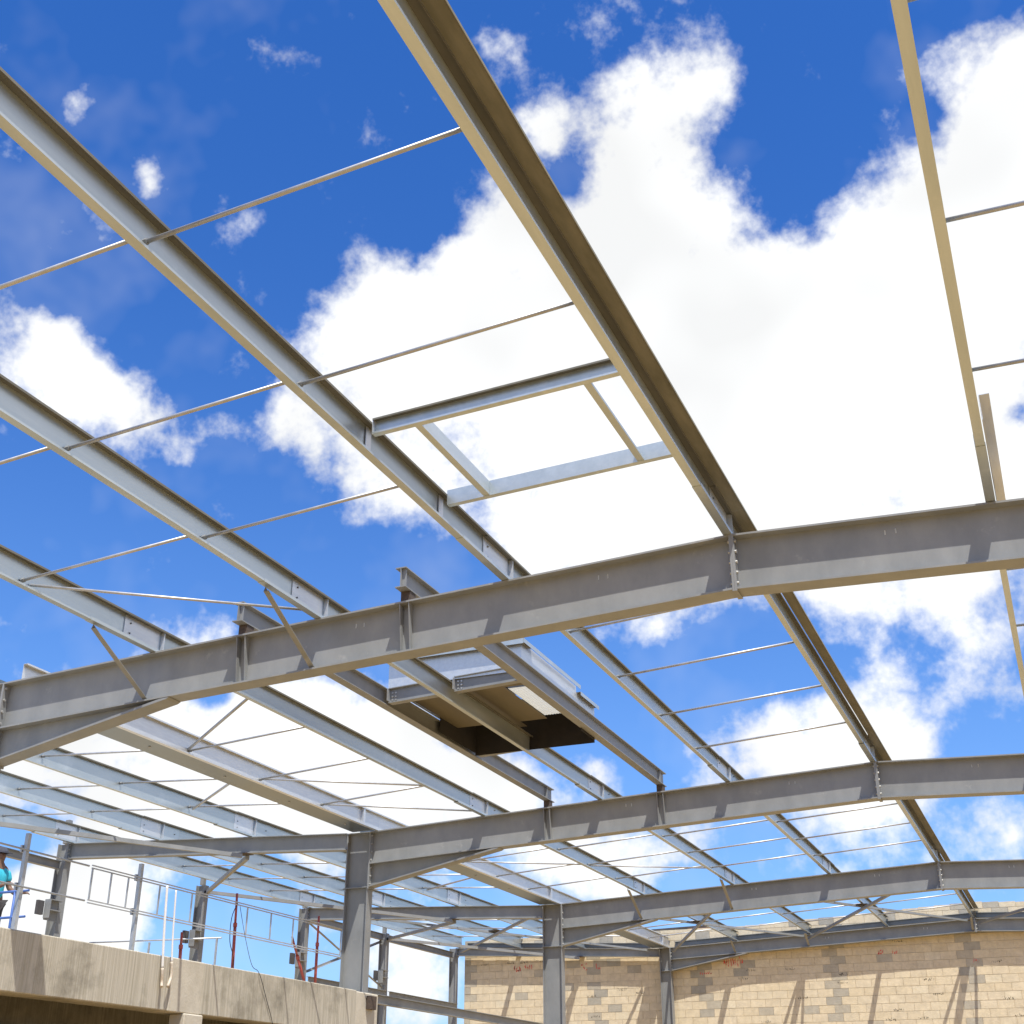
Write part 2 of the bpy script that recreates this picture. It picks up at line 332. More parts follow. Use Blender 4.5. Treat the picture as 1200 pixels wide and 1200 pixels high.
frame_labels = [
    'grey steel portal frame, fourth from the block wall',
    'grey steel portal frame, third from the block wall, column on the deck end pier',
    'grey steel portal frame, second from the block wall, with fly braces on its rafter',
    'slender grey steel portal frame set right against the block wall']
for i, y0 in enumerate(FY):
    bw = .235 if i < 3 else .26; d = .59 if i < 3 else .36
    xl, xr = COLX[i]; z0 = DECK if i < 2 else 0.0
    t = thing('portal_frame', (xr, y0+bw/2, z0), frame_labels[i], 'steel frame', 'portal frames of the main roof')
    ztop = zt(xr)
    zb0 = ztop-d; zh = zb0-(.41 if i < 3 else .32); xh = -9.2
    # column with stiffeners and base plate
    c = column_I(MB(), xl, xr, y0+.02, bw-.04, z0+.025, ztop-.012).build('column', 'steel', t)
    MB().box(xl+.0185, xr-.0185, y0+.021, y0+bw/2-.007, zh-.004, zh+.010).build('stiffener', 'steel', c)
    MB().box(xl-.012, xr+.002, y0+.008, y0+bw-.008, ztop-.012, ztop).build('cap_plate', 'steel', c)
    MB().box(xl-.014, xl-.0005, y0+.012, y0+bw-.012, zh-.012, zh+.004).build('splice_strip', 'steel', c)
    MB().box(xl-.05, xr+.05, y0-.03, y0+bw+.03, z0+.0, z0+.025).build('base_plate', 'steel', c)
    # rafters
    ra = sloped_I(MB(), xr+.026, XR-.024, zt, d, y0, bw).build('rafter', 'steel', t)
    rb = sloped_I(MB(), XR+.024, 6.70, zt, d, y0, bw).build('rafter', 'steel', t)
    ap = MB(); ap.box(XR-.0235, XR-.0005, y0-.004, y0+bw+.004, ZR-d-.02, ZR+.002); ap.box(XR+.0005, XR+.0235, y0-.004, y0+bw+.004, ZR-d-.02, ZR+.002)
    ap = ap.build('apex_plate', 'steel', t)
    bo = MB()
    nb = 5 if i < 3 else 3
    for k in range(nb):
        z = ZR-.07-k*(d-.14)/(nb-1)
        for yy in (y0+.035, y0+bw-.035):
            bo.bolt((XR+.024, yy, z), (1, 0, 0)); bo.bolt((XR-.024, yy, z), (-1, 0, 0))
    bo.build('bolt_row', 'bolt', ap)['kind'] = 'stuff'
    st = MB(); st.xz([(XR-.16, ZR-d+.02), (XR-.026, ZR-d+.02), (XR-.026, ZR-d+.17)], y0+bw/2-.04, y0+bw/2-.03); st.build('gusset', 'steel', ap)
    for xs_ in (-6.75, -3.9, -1.0):
        sl_ = MB()
        for dx in (0, .10): sl_.box(xs_+dx, xs_+dx+.014, y0+bw/2-.0085, y0+bw/2-.0072, zt(xs_)-.16, zt(xs_)-.11)
        sl_.build('slot_marks', 'panel', ra if xs_ < XR else rb)['kind'] = 'stuff'
    # haunch
    tf = .018
    h = MB()
    zhx = zt(xh)-d
    h.xz([(xr+.026, zt(xr+.026)-d-.001), (xh, zhx-.001), (xh, zhx-.012), (xr+.026, zh+tf)], y0+bw/2-.007, y0+bw/2+.007)
    h.xz([(xr+.026, zh+tf), (xh, zhx-.002), (xh+.10, zhx-.002), (xh+.06, zhx-.022), (xr+.026, zh)], y0+.003, y0+bw-.003)
    h.build('haunch', 'steel', t)
    ep = MB().box(xr+.0005, xr+.0255, y0+.004, y0+bw-.004, zh-.03, ztop-.002).build('end_plate', 'steel', t)
    bo = MB()
    for k in range(7):
        z = zh+.05+k*(ztop-zh-.12)/6
        for yy in (y0+.04, y0+bw-.04): bo.bolt((xr+.026, yy, z), (1, 0, 0), .017, .022)
    bo.build('bolt_row', 'bolt', ep)['kind'] = 'stuff'
    # far column, out on the other side of the hall
    column_I(MB(), 6.73, 7.2, y0+.02, bw-.04, 0.0, zt(6.7)).build('column', 'steel', t)
    if i < 2:   # web stiffeners under the raised beams
        for xb in (-8.19, -6.10):
            for dx in (-.055, .055):
                s = MB(); zz = zt(xb+dx)
                s.poly([(xb+dx-.005, y0+.006, zz-.0205), (xb+dx-.005, y0+bw/2-.0075, zz-.0205), (xb+dx-.005, y0+bw/2-.0075, zz-d+.0205), (xb+dx-.005, y0+.075, zz-d+.0205)], (.01, 0, 0))
                s.build('web_stiffener', 'steel', ra)

# ------------------------------------------------------------------ wing frames (left of the valley gutter)
wing_lab = [None, 'grey wing beam and outer column, third frame from the block wall, above the deck',
            'grey wing beam and outer column, second frame from the block wall',
            'shallow grey wing beam and outer column fixed along the top of the block wall']
def bracket(t, y0, zc):
    b = MB(); b.box(XO+.02, XO+.16, y0-.36, y0-.002, zc-.01, zc+.01); b.box(XO+.02, XO+.035, y0-.36, y0-.002, zc-.19, zc+.20)
    b.box(XO+.02, XO+.16, y0-.36, y0-.002, zc+.19, zc+.205); b.box(XO+.02, XO+.17, y0-.375, y0-.36, zc-.16, zc+.20)
    b.build('stub_bracket', 'steel', t)
    MB().box(XO-.05, XO+.015, y0-.55, y0-.378, zc-.10, zc+.17).build('cleat_block', 'roof_dark', t)
def outer_column(t, y0, z0, z1, bw=.18, stub=True):
    c = column_I(MB(), XO-.20, XO+.04, y0, bw, z0, z1).build('column', 'steel', t)
    MB().box(XO-.25, XO+.09, y0-.03, y0+bw+.03, z0-.02, z0).build('base_plate', 'steel', c)
    if stub: MB().box(XO-.13, XO-.03, y0+.04, y0+.14, z1+.013, z1+.50).build('parapet_post', 'steel', c)
for i in (1, 2, 3):
    y0 = FY[i]; xl = COLX[i][0]; d = .31 if i < 3 else .24; bw = .17
    z0 = DECK+.02 if i == 1 else .02
    t = thing('wing_frame', (XO, y0+.09, z0), wing_lab[i], 'steel frame', 'frames of the wing roof')
    outer_column(t, y0, z0, wt(XO)-.005, stub=i < 3)
    b = sloped_I(MB(), XO+.066, xl-.016, wt, d, y0+.012, bw, .014, .009).build('wing_beam', 'steel', t)
    ep = MB().box(XO+.0405, XO+.0655, y0+.005, y0+bw+.02, wt(XO)-d-.04, wt(XO)).build('end_plate', 'steel', b)
    bo = MB()
    for k in range(4):
        for yy in (y0+.04, y0+.155): bo.bolt((XO+.066, yy, wt(XO)-d+.03+k*.08), (1, 0, 0), .014, .02)
    bo.build('bolt_row', 'bolt', ep)['kind'] = 'stuff'
    MB().box(-14.62, -14.38, y0-.03, y0+bw+.05, wt(-14.5)-d-.012, wt(-14.5)-d-.001).build('brace_cleat', 'rust', b)
    if i < 3: bracket(t, y0, 5.45)
posts = {}
for y0, lab in ((16.3, 'grey intermediate wing column standing on the concrete deck'),
                (25.95, 'grey intermediate wing column just past the concrete deck end'),
                (35.2, 'grey intermediate wing column beside the block wall corner bay')):
    z0 = DECK+.02 if y0 < 20 else .02
    t = thing('wing_column', (XO, y0+.09, z0), lab, 'steel column', 'intermediate wing columns')
    outer_column(t, y0, z0, 6.72, stub=True); bracket(t, y0, 5.45)

def one(name, mb, mat, label, cat, group=None, origin=None, smooth=False):
    if origin is None:
        xs = [v.x for v in mb.v]; ys = [v.y for v in mb.v]; zs = [v.z for v in mb.v]
        origin = ((min(xs)+max(xs))/2, (min(ys)+max(ys))/2, min(zs))
    return tag(mb.build(name, mat, None, origin=origin, smooth=smooth), label, cat, group)

# bracing tubes from wing beam middles to the intermediate columns
for (i, yc, lab) in ((1, 16.3, 'square bracing tube from deck-side intermediate column to third wing beam'),
                 (1, 25.95, 'square bracing tube from third wing beam down to the column past the deck end'),
                 (2, 25.95, 'long square bracing tube from column past the deck end to second wing beam'),
                 (2, 35.2, 'square bracing tube from second wing beam to column by the wall corner'),
                 (3, 35.2, 'square bracing tube from wall corner column to the wing beam on the block wall')):
    fwd = yc > FY[i]
    p = Vector((-14.5, FY[i]+(.19 if fwd else 0)-.0, wt(-14.5)-(.31 if i < 3 else .24)-.055)); q = Vector((XO+.09, yc+.06, 6.56))
    m = MB().bar(p, q, .075, .075); m.box(q.x-.05, q.x+.02, q.y-.05, q.y+.05, q.z-.03, q.z+.03)
    one('bracing_tube', m, 'steel', lab, 'bracing tube', 'bracing tubes of the wing')
# eave ties, girts and wall cross bracing on the outer column line
def beamY(name, x, ya, yb, z, d, w, mat, lab, cat, group=None):
    m = I_along(MB(), (x, ya, z), (x, yb, z), d, w, .012, .008); return one(name, m, mat, lab, cat, group)
beamY('eave_tie', XO-.08, 16.49, 21.09, 6.46, .16, .11, 'steel', 'grey eave tie beam between wing columns above the concrete deck', 'steel beam', 'eave ties')
beamY('eave_tie', XO-.08, 30.80, 35.19, 6.70, .18, .11, 'steel', 'grey eave tie beam between second wing frame and wall corner column', 'steel beam', 'eave ties')
beamY('eave_tie', XO-.08, 35.39, 40.08, 6.70, .18, .11, 'steel', 'grey eave tie beam meeting the block wall corner', 'steel beam', 'eave ties')
beamY('wall_girt', XO+.10, 30.80, 35.19, 5.10, .15, .10, 'steel', 'grey side rail in the cross-braced side bay', 'steel beam', 'side rails')
beamY('wall_girt', XO+.10, 35.39, 40.08, 5.10, .15, .10, 'steel', 'grey side rail running up to the block wall corner', 'steel beam', 'side rails')
one('cross_brace', MB().angle((XO-.02, 30.85, 6.50), (XO-.02, 35.2, 5.2), .06), 'steel', 'flat grey brace falling towards the block wall in the side bay', 'brace', 'side wall bracing')
one('cross_brace', MB().angle((XO-.10, 30.85, 5.2), (XO-.10, 35.2, 6.50), .06), 'steel', 'flat grey brace rising towards the block wall in the side bay', 'brace', 'side wall bracing')
m = I_along(MB(), (-11.62, 21.45, 3.68), (-11.62, 30.60, 3.68), .16, .10, .012, .008)
one('edge_beam', m, 'steel', 'slim grey steel edge beam from the deck end pier to the next column', 'steel beam')

# ------------------------------------------------------------------ purlins
PH, PF, PT = .30, .08, .006
def c_top(x, z, inner, h=.30, f=.08, t=.006, lip=.022):
    if inner: x += .007; z += .007; h -= .014; f -= .014
    return [(x+t, z+h-t), (x+f-t, z+h-t), (x+f-t, z+h-lip), (x+f, z+h-lip), (x+f, z+h), (x+t, z+h)]
def c_open(x, z, inner, h=.30, f=.08, t=.006, lip=.022):
    if inner: x += .007; z += .007; h -= .014; f -= .014
    return [(x, z), (x+f, z), (x+f, z+lip), (x+f-t, z+lip), (x+f-t, z+t), (x+t, z+t), (x+t, z+h), (x, z+h)]
def c_profile(x, z, inner, h=PH, f=PF, t=PT, lip=.022):
    if inner: x += .007; z += .007; h -= .014; f -= .014
    return [(x, z), (x+f, z), (x+f, z+lip), (x+f-t, z+lip), (x+f-t, z+t), (x+t, z+t), (x+t, z+h-t), (x+f-t, z+h-t), (x+f-t, z+h-lip), (x+f, z+h-lip), (x+f, z+h), (x, z+h)]
SEAT = .010
PUR = {'R2': 2.33, 'R1': -.05, 'R': -2.53, 'P1': -4.94, 'P2': -7.22, 'P3': -9.45}
WPUR = {'W1': -14.40, 'W2': -16.60, 'W3': -18.74}
PLAB = {'R2': 'second galvanised purlin beyond the ridge', 'R1': 'first galvanised purlin beyond the ridge', 'R': 'galvanised ridge purlin with wide top strip',
        'P1': 'first galvanised purlin down from ridge, deck side', 'P2': 'second galvanised purlin down from ridge, deck side', 'P3': 'third galvanised purlin down from ridge, beside gutter',
        'W1': 'galvanised wing purlin nearest the valley gutter', 'W2': 'middle galvanised wing purlin', 'W3': 'outer eave galvanised wing purlin'}
YEND = [1.3] + FY + [40.39]
def purlin_z(key): return (zt(PUR[key]) if key in PUR else wt(WPUR[key]+PF)) + SEAT
def purlin(key, b):
    x = PUR.get(key, WPUR.get(key)); z = purlin_z(key)
    ya = 1.3 if b == 0 else FY[b-1]+.1-.62
    yb = 40.365 if b == 3 else FY[b]+.1+.62
    inner = b % 2 == 1
    ph = .37 if key[0] == 'W' else PH
    t = thing('purlin', (x, (ya+yb)/2, z), PLAB[key]+', '+BAY[b], 'purlin', 'galvanised roof purlins')
    body = MB().xz(c_open(x, z, inner, ph), ya, yb).build('channel', 'galv', t)
    MB().xz(c_top(x, z, inner, ph), ya, yb).build('top_flange', 'galv_shaded', t)
    ends = [FY[b]] + ([40.39] if False else [])
    if b < 3:
        yc = FY[b]+.1
        s = MB(); s.box(x-.003, x+PF+.004, yc-1.25, yc+1.25, z-.0055, z-.0005); s.box(x+PF+.0005, x+PF+.004, yc-1.25, yc+1.25, z-.0005, z+.03)
        s.box(x-.004, x-.0005, yc-1.25, yc+1.25, z-.0005, z+.12)
        s.build('lap_sleeve', 'galv', t)
    if b > 0:
        yc = FY[b-1]+.1
        c = MB(); c.box(x+.016, x+PF-.012, yc+.05, yc+.058, z+.016, z+ph-.02)
        c.build('cleat', 'galv_bright', t)
    if b < 3: MB().box(x+.0142, x+.0165, FY[b]-.52, FY[b]+.12, z+.015, z+ph-.016).build('lap_plate', 'galv_bright', t)
    bo = MB()
    for yc in ([FY[b]] if b == 0 else [FY[b-1], FY[b]]):
        for dy in (-.42, .58):
            if ya < yc+dy < yb:
                for zz in (.09, .21): bo.bolt((x+.0168, yc+dy, z+zz), (1, 0, 0), .010, .010)
    if bo.v: bo.build('bolt_row', 'bolt', t)['kind'] = 'stuff'
    if key == 'R':
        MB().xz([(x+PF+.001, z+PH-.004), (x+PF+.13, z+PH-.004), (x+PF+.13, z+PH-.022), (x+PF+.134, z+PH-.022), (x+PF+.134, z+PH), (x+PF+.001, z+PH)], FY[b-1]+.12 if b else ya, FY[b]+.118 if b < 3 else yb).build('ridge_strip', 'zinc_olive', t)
    return t
for key in PUR:
    for b in range(4):
        if key == 'R2' and b == 3: pass
        purlin(key, b)
for key in WPUR:
    for b in (1, 2, 3): purlin(key, b)
# lapped extension channel standing beside the first purlin beyond the ridge
x, z = -.05, purlin_z('R1')
m = MB().xz([(x+PF+.012, z+.06), (x+PF+.012, z+PH), (x+PF+.10, z+PH), (x+PF+.10, z+PH-.006), (x+PF+.018, z+PH-.006), (x+PF+.018, z+.06)], 10.0, 12.9)
one('lap_channel', m, 'galv_bright', 'short lapped channel piece beside first purlin beyond the ridge', 'purlin')

# valley gutter and its upstand channel, one per bay
for b in (1, 2, 3):
    ya, yb = FY[b-1]+.26, FY[b]-.01
    if b == 1: ya = FY[0]+.26
    t = thing('valley_gutter', (-11.85, (ya+yb)/2, ZE+.004), 'galvanised valley gutter with white upstand, in the '+BAY[b], 'gutter', 'valley gutters')
    z = ZE+.006
    MB().xz([(-12.07, z+.20), (-12.07, z), (-11.615, z), (-11.615, z+.006), (-12.064, z+.006), (-12.064, z+.20)], ya, yb).build('tray', 'gutter', t)
    MB().xz(c_profile(-11.61, z-.004, False, .32, .07), FY[b-1]+.121 if b > 1 else ya, FY[b]+.119 if b < 3 else 40.36).build('upstand', 'galv_bright', t)
    bo = MB()
    for k in range(5): bo.bolt((-11.83, ya+1+k*1.9, z), (0, 0, -1), .02, .012)
    bo.build('bolt_row', 'bolt', t)['kind'] = 'stuff'
    for yy in (yb-.55, ):
        MB().box(-11.603, -11.55, yy, yy+.07, z+.02, z+.30).build('cleat', 'galv_bright', t)

# ------------------------------------------------------------------ sag rods
def sag_rod(ka, kb, y, lab, grp, za=.07, zb=.13):
    def px(k): return -11.61 if k == 'G' else PUR.get(k, WPUR.get(k))
    def pz(k): return ZE+.004 if k == 'G' else purlin_z(k)
    xa, xb = px(ka)+(.0145 if ka != 'G' else .0065), px(kb)-.0065
    if kb == 'G': xb = -12.08
    pa, pb = Vector((xa, y, pz(ka)+za)), Vector((xb, y, pz(kb)+zb))
    t = thing('sag_rod', pa, lab, 'sag rod', grp)
    MB().tube([pa, pb], .0165, 8).build('rod', 'galv_rod', t, smooth=True)
    e = (pb-pa).normalized()
    MB().tube([pa+e*.001, pa+e*.05], .024, 6).build('nut', 'steel', t)
GAPN = {('P1', 'R'): 'between ridge purlin and first purlin below', ('P2', 'P1'): 'between first and second purlins below ridge', ('P3', 'P2'): 'between second and third purlins below ridge',
        ('G', 'P3'): 'between valley gutter and third purlin', ('R1', 'R2'): 'between purlins beyond the ridge',
        ('W1', 'G'): 'between valley gutter and first wing purlin', ('W2', 'W1'): 'between first and middle wing purlins', ('W3', 'W2'): 'between middle and outer wing purlins'}
ORD = ['nearest the block wall', 'second from the wall', 'third from the wall', 'farthest from the wall']
Y2 = (13.45, 15.28, 17.18, 19.12); Y3 = (23.0, 24.95, 26.8, 28.7); Y4 = (32.5, 34.4, 36.3, 38.2)
RODS = {0: {('P1', 'R'): (3.35, 5.38, 7.34), ('P2', 'P1'): (3.35, 5.38, 7.34, 9.32), ('P3', 'P2'): (5.38, 7.34, 9.32), ('R1', 'R2'): (3.3, 5.25, 7.2, 9.17)},
        1: {('P1', 'R'): Y2, ('R1', 'R2'): Y2, ('G', 'P3'): Y2[1:], ('W1', 'G'): Y2, ('W2', 'W1'): Y2, ('W3', 'W2'): Y2},
        2: {('P1', 'R'): Y3, ('P2', 'P1'): Y3, ('P3', 'P2'): Y3, ('R1', 'R2'): Y3, ('G', 'P3'): Y3, ('W1', 'G'): Y3, ('W2', 'W1'): Y3, ('W3', 'W2'): Y3},
        3: {('P1', 'R'): Y4, ('P2', 'P1'): Y4, ('P3', 'P2'): Y4, ('G', 'P3'): Y4, ('W1', 'G'): Y4, ('W2', 'W1'): Y4, ('W3', 'W2'): Y4}}
SHORT = ['outermost bay', 'third bay', 'second bay', 'wall bay']
for b, gaps in RODS.items():
    for gap, ys in gaps.items():
        for k, y in enumerate(sorted(ys, reverse=True)):
            wing = gap[0][0] == 'W'
            sag_rod(gap[0], gap[1], y, 'sag rod '+GAPN[gap]+', '+SHORT[b]+', '+['first', 'second', 'third', 'fourth'][k]+' wallward', 'sag rods', .16 if wing else .07, .14 if wing else .13)
# diagonal eaves rods
def diag(p, q, lab, r=.016):
    one('diagonal_rod', MB().tube([p, q], r, 8), 'galv_rod', lab, 'tie rod', 'diagonal eaves rods', smooth=True)
zg, z3, z2 = ZE+.09, purlin_z('P3')+.07, purlin_z('P2')+.05
diag((-9.43, 9.45, z3), (-7.23, 11.36, z2), 'bright diagonal tie from third to second purlin, running onto the fourth frame')
diag((-11.60, 15.26, zg), (-9.46, 13.62, z3), 'stout diagonal tie from gutter to third purlin, behind the fourth frame', .022)
diag((-11.60, 17.20, zg), (-9.46, 18.95, z3), 'diagonal tie from middle of third-bay gutter to third purlin')
diag((-11.60, 19.16, zg), (-9.46, 21.05, z3), 'diagonal tie from third-bay gutter to third purlin at third frame')
diag((-11.60, 25.0, zg), (-9.46, 26.75, z3), 'diagonal tie from gutter to third purlin, second bay from the wall')
diag((-9.43, 26.9, z3), (-7.23, 28.6, z2), 'diagonal tie between third and second purlins, second bay from the wall')
diag((-14.27, 19.1, wt(-14.3)+.12), (-12.1, 17.2, ZE+.12), 'stout diagonal tie from first wing purlin to gutter above the deck', .022)
diag((-14.27, 28.7, wt(-14.3)+.12), (-12.1, 26.85, ZE+.12), 'stout diagonal tie from first wing purlin to gutter past the deck', .022)

# fly braces
def fly(key, i, lab, d=None):
    d = .59 if i < 3 else .36
    x = PUR[key]+.05; y0 = FY[i]
    p = Vector((x-.02, y0-1.02, purlin_z(key)-.036)); q = Vector((x-.06, y0+.05, zt(x)-d+.055))
    if i == 3: p.y = y0-.62
    one('fly_brace', MB().angle(p, q, .062, .007), 'steel', lab, 'fly brace', 'fly braces')
fly('P2', 0, 'angle fly brace under second purlin at fourth frame from the wall')
fly('P3', 0, 'angle fly brace under third purlin at fourth frame from the wall')
fly('P3', 2, 'angle fly brace under third purlin at second frame from the wall')
fly('P2', 2, 'angle fly brace under second purlin at second frame from the wall')
for k, n in (('P3', 'third purlin'), ('P2', 'second purlin'), ('R', 'ridge purlin')):
    fly(k, 3, 'small angle fly brace under '+n+' at the block wall frame')

# roof cross bracing in the bay beside the wall
def xbrace(xa, xb, lab, zf, drop):
    ya, yb = FY[2]+.30, FY[3]-.06
    t = thing('roof_cross_brace', ((xa+xb)/2, (ya+yb)/2, zf((xa+xb)/2)-drop), lab, 'cross brace', 'roof cross braces')
    MB().angle((xa, ya, zf(xa)-drop), (xb, yb, zf(xb)-drop), .065).build('diagonal', 'steel', t)
    MB().angle((xb, ya, zf(xb)-drop-.07), (xa, yb, zf(xa)-drop-.07), .065).build('diagonal', 'steel', t)
    c = Vector(((xa+xb)/2, (ya+yb)/2, zf((xa+xb)/2)-drop))
    MB().box(c.x-.16, c.x+.16, c.y-.16, c.y+.16, c.z+.0335, c.z+.0435).build('gusset_plate', 'rust', t)
xbrace(-7.2, -2.62, 'grey angle cross brace under first purlin below the ridge, beside the block wall', zt, .06)
xbrace(-11.4, -7.3, 'grey angle cross brace next to the gutter, beside the block wall', zt, .06)
xbrace(-2.3, 2.3, 'grey angle cross brace beyond the ridge, beside the block wall', zt, .06)
xbrace(-18.6, -12.2, 'wide grey angle cross brace in the wing roof beside the block wall', wt, .06)

# ------------------------------------------------------------------ framed roof opening in the outermost bay
t = thing('roof_opening_frame', (-3.7, 9.0, zt(-3.7)+.03), 'galvanised channel frame of a roof opening beside the ridge purlin', 'roof frame')
def trimX(y, face, top):
    xa, xb = PUR['P1']+PF+.004, PUR['R']-.006
    za, zb, hh = 6.985, 7.075, .155
    def run(pr, nm, mat): MB().poly([Vector((xa, y+dy*face, za+dz)) for dy, dz in pr], (xb-xa, 0, zb-za)).build(nm, mat, t)
    run([(0, 0), (-.06, 0), (-.06, .018), (-.055, .018), (-.055, .005), (-.005, .005), (-.005, hh), (0, hh)], 'trimmer', 'galv')
    run([(-.0052, hh-.005), (-.055, hh-.005), (-.055, hh-.018), (-.06, hh-.018), (-.06, hh), (-.0052, hh)], 'trimmer_flange', 'galv_shaded')
    yy = sorted((y-.058*face, y-.006*face))
    MB().box(xa+.0, xa+.006, yy[0], yy[1], za+.008, za+hh-.008).build('end_cleat', 'galv_bright', t)
    MB().box(PUR['P1']+.0145, PUR['P1']+.022, y-.045, y+.045, 6.86, 7.085).build('end_cleat', 'galv_bright', t)
trimX(8.50, 1, True); trimX(9.96, -1, False)
for xx, s in ((-4.47, 1), (-2.93, -1)):
    za_ = 6.992+(xx+4.855)*.0387; hh = .14
    pr = [(0, 0), (.065, 0), (.065, hh), (.06, hh), (.06, .005), (0, .005)] if s > 0 else [(0, 0), (.065, 0), (.065, .018), (.06, .018), (.06, .005), (.005, .005), (.005, hh), (0, hh)]
    MB().xz([(xx+dx, za_+dz) for dx, dz in pr], 8.502, 9.958).build('joist', 'galv', t)

# ------------------------------------------------------------------ raised platform: two I-beams, cross beams, sheet-metal upstand
def beam_thing(x, lab):
    ya, yb = FY[0]-.10, FY[1]+.26; z = zt(x)+.125; d = .235
    t = thing('raised_beam', (x, (ya+yb)/2, zt(x)), lab, 'steel beam', 'raised roof beams')
    I_along(MB(), (x, ya, z+d), (x, yb, z+d), d, .13, .012, .008).build('beam', 'steel', t)
    for i in (0, 1):
        yc = FY[i]+.1
        MB().box(x-.055, x+.055, yc-.07, yc+.07, zt(x)+.004, z-.0015).build('stub_post', 'rust', t)
        MB().box(x+.0045, x+.05, yc-.16, yc-.15, z+.0125, z+d-.0125).build('stiffener', 'steel', t)
    return t
beam_thing(-8.19, 'raised grey I-beam on stub posts, on the valley gutter side of the roof hatch')
beam_thing(-6.10, 'raised grey I-beam on stub posts, on the ridge side of the roof hatch')
t = thing('hatch_support', (-7.15, 16.5, 6.80), 'grey cross beams bolted between the raised beams under the sheet-metal hatch', 'steel beam')
for y in (15.0, 18.02):
    for xa, xb in ((-8.115, PUR['P2']-.02), (PUR['P2']+.10, -6.175)):
        za, zb = 6.965+SL*(xa+8.1), 6.965+SL*(xb+8.1)
        m = I_along(MB(), (xa, y, za+.055), (xb, y, zb+.055), .215, .11, .011, .008); m = m.build('cross_beam', 'steel', t)
        c = MB()
        c.box(xa-.0005, xa+.008, y-.09, y-.005, za-.13, za+.03); bb = MB()
        for k in range(3):
            bb.bolt((xa+.05, y-.006, za-.11+k*.05), (0, -1, 0), .014, .014); bb.bolt((xa+.10, y-.006, za-.11+k*.05), (0, -1, 0), .014, .014)
        c.build('cleat', 'bolt', m); bb.build('bolt_row', 'bolt', m)['kind'] = 'stuff'
t = thing('roof_hatch', (-7.14, 16.45, 7.02), 'boxy galvanised sheet-metal roof hatch upstand with stepped side and dark underside', 'roof hatch')
xa, xb, ya, yb, z0 = -8.13, -6.14, 14.97, 17.90, 7.03
z1, z2 = 7.44, 7.345; ys = 17.10
MB().box(xa, xb, ya, ya+.006, z0, z1).build('front_sheet', 'galv_bright', t)
MB().yz([(ya+.007, z0), (yb, z0), (yb, z2), (ys, z2), (ys, z1), (ya+.007, z1)], xb-.006, xb).build('side_sheet', 'galv_bright', t)
MB().yz([(ya+.007, z0), (yb, z0), (yb, z2), (ys, z2), (ys, z1), (ya+.007, z1)], xa, xa+.006).build('side_sheet', 'galv', t)
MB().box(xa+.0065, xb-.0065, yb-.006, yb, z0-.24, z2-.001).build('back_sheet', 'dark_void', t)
MB().box(xa+.010, xa+.016, 16.6, yb-.007, z0-.20, z2-.03).build('shade_lining', 'dark_void', t)
MB().box(xb-.016, xb-.010, 17.3, yb-.007, z0-.20, z2-.03).build('shade_lining', 'dark_void', t)
MB().box(xa-.05, -6.64, ya-.07, ys+.03, z1+.001, z1+.012).build('top_sheet', 'ply', t)
MB().box(-6.639, xb+.06, ya-.07, 15.3, z1+.001, z1+.012).build('top_sheet', 'ply', t)
MB().box(xa-.05, xb+.06, ys+.031, yb+.05, z2+.001, z2+.012).build('top_sheet', 'ply', t)
m = MB(); m.box(xa-.05, xb+.06, ya-.074, ya-.0705, z1-.06, z1+.014); m.box(xb+.061, xb+.065, ya-.07, ys+.03, z1-.045, z1+.014); m.box(xb+.061, xb+.065, ys+.032, yb+.05, z2-.04, z2+.014)
m.build('edge_flashing', 'galv', t)
MB().box(xa+.02, PUR['P2']-.05, 15.2, 17.2, z0+.02, z0+.026).build('inner_deck', 'ply', t)
MB().box(-6.655, -6.15, 15.2, 15.615, z0+.02, z0+.026).build('inner_deck', 'ply', t)
MB().box(PUR['P2']+.10, -6.66, 15.2, 17.25, z0+.02, z0+.026).build('inner_deck', 'ply', t)
MB().box(PUR['P2']-.03, PUR['P2']+.095, 15.2, 17.6, z0+.045, z0+.051).build('inner_deck', 'ply', t)
pts = []
for k in range(24):
    xx = -6.635+k*.0215
    pts += [(xx-.012, z0+.03+(.008 if k % 2 else 0))]
MB().xz(pts+[(x_, z_+.003) for x_, z_ in reversed(pts)], 15.72, 17.12).build('ribbed_panel', 'panel', t)
MB().box(-6.63, -6.18, 15.62, 15.715, z0+.03, z0+.036).build('blue_label', 'blue_paint', t)

# ------------------------------------------------------------------ concrete deck
t = thing('concrete_deck', (-15, 14, 0), 'board-marked concrete deck with deep stained edge beam on piers', 'concrete deck')
MB().box(-11.93, -11.50, 3.0, 15.30, 2.98, DECK).build('edge_beam', 'concrete', t, bevel=.012)
MB().box(-11.93, -11.495, 15.302, 16.05, 2.975, DECK+.002).build('beam_joint', 'concrete_pale', t, bevel=.012)
MB().box(-11.93, -11.50, 16.052, 20.52, 2.98, DECK).build('edge_beam', 'concrete', t, bevel=.012)
MB().box(-19.4, -11.932, 3.0, 20.50, 3.40, DECK-.003).build('slab', 'concrete', t)
MB().box(-11.73, -11.47, 15.66, 16.10, 0, 2.973).build('pier', 'concrete_pale', t, bevel=.015)
MB().box(-12.34, -11.58, 20.525, 21.45, 0, DECK-.001).build('pier', 'concrete_pale', t, bevel=.015)
MB().box(-12.34, -11.94, 10.9, 11.9, 0, 2.97).build('pier', 'concrete_pale', t, bevel=.015)
MB().box(-19.05, -18.6, 16.1, 16.6, 0, 3.395).build('pier', 'concrete', t, bevel=.015)
MB().box(-19.05, -18.6, 20.0, 21.4, 0, DECK-.001).build('pier', 'concrete', t, bevel=.015)
MB().box(-14.2, -13.85, 3.0, 20.45, 2.75, 3.398).build('inner_beam', 'concrete', t)
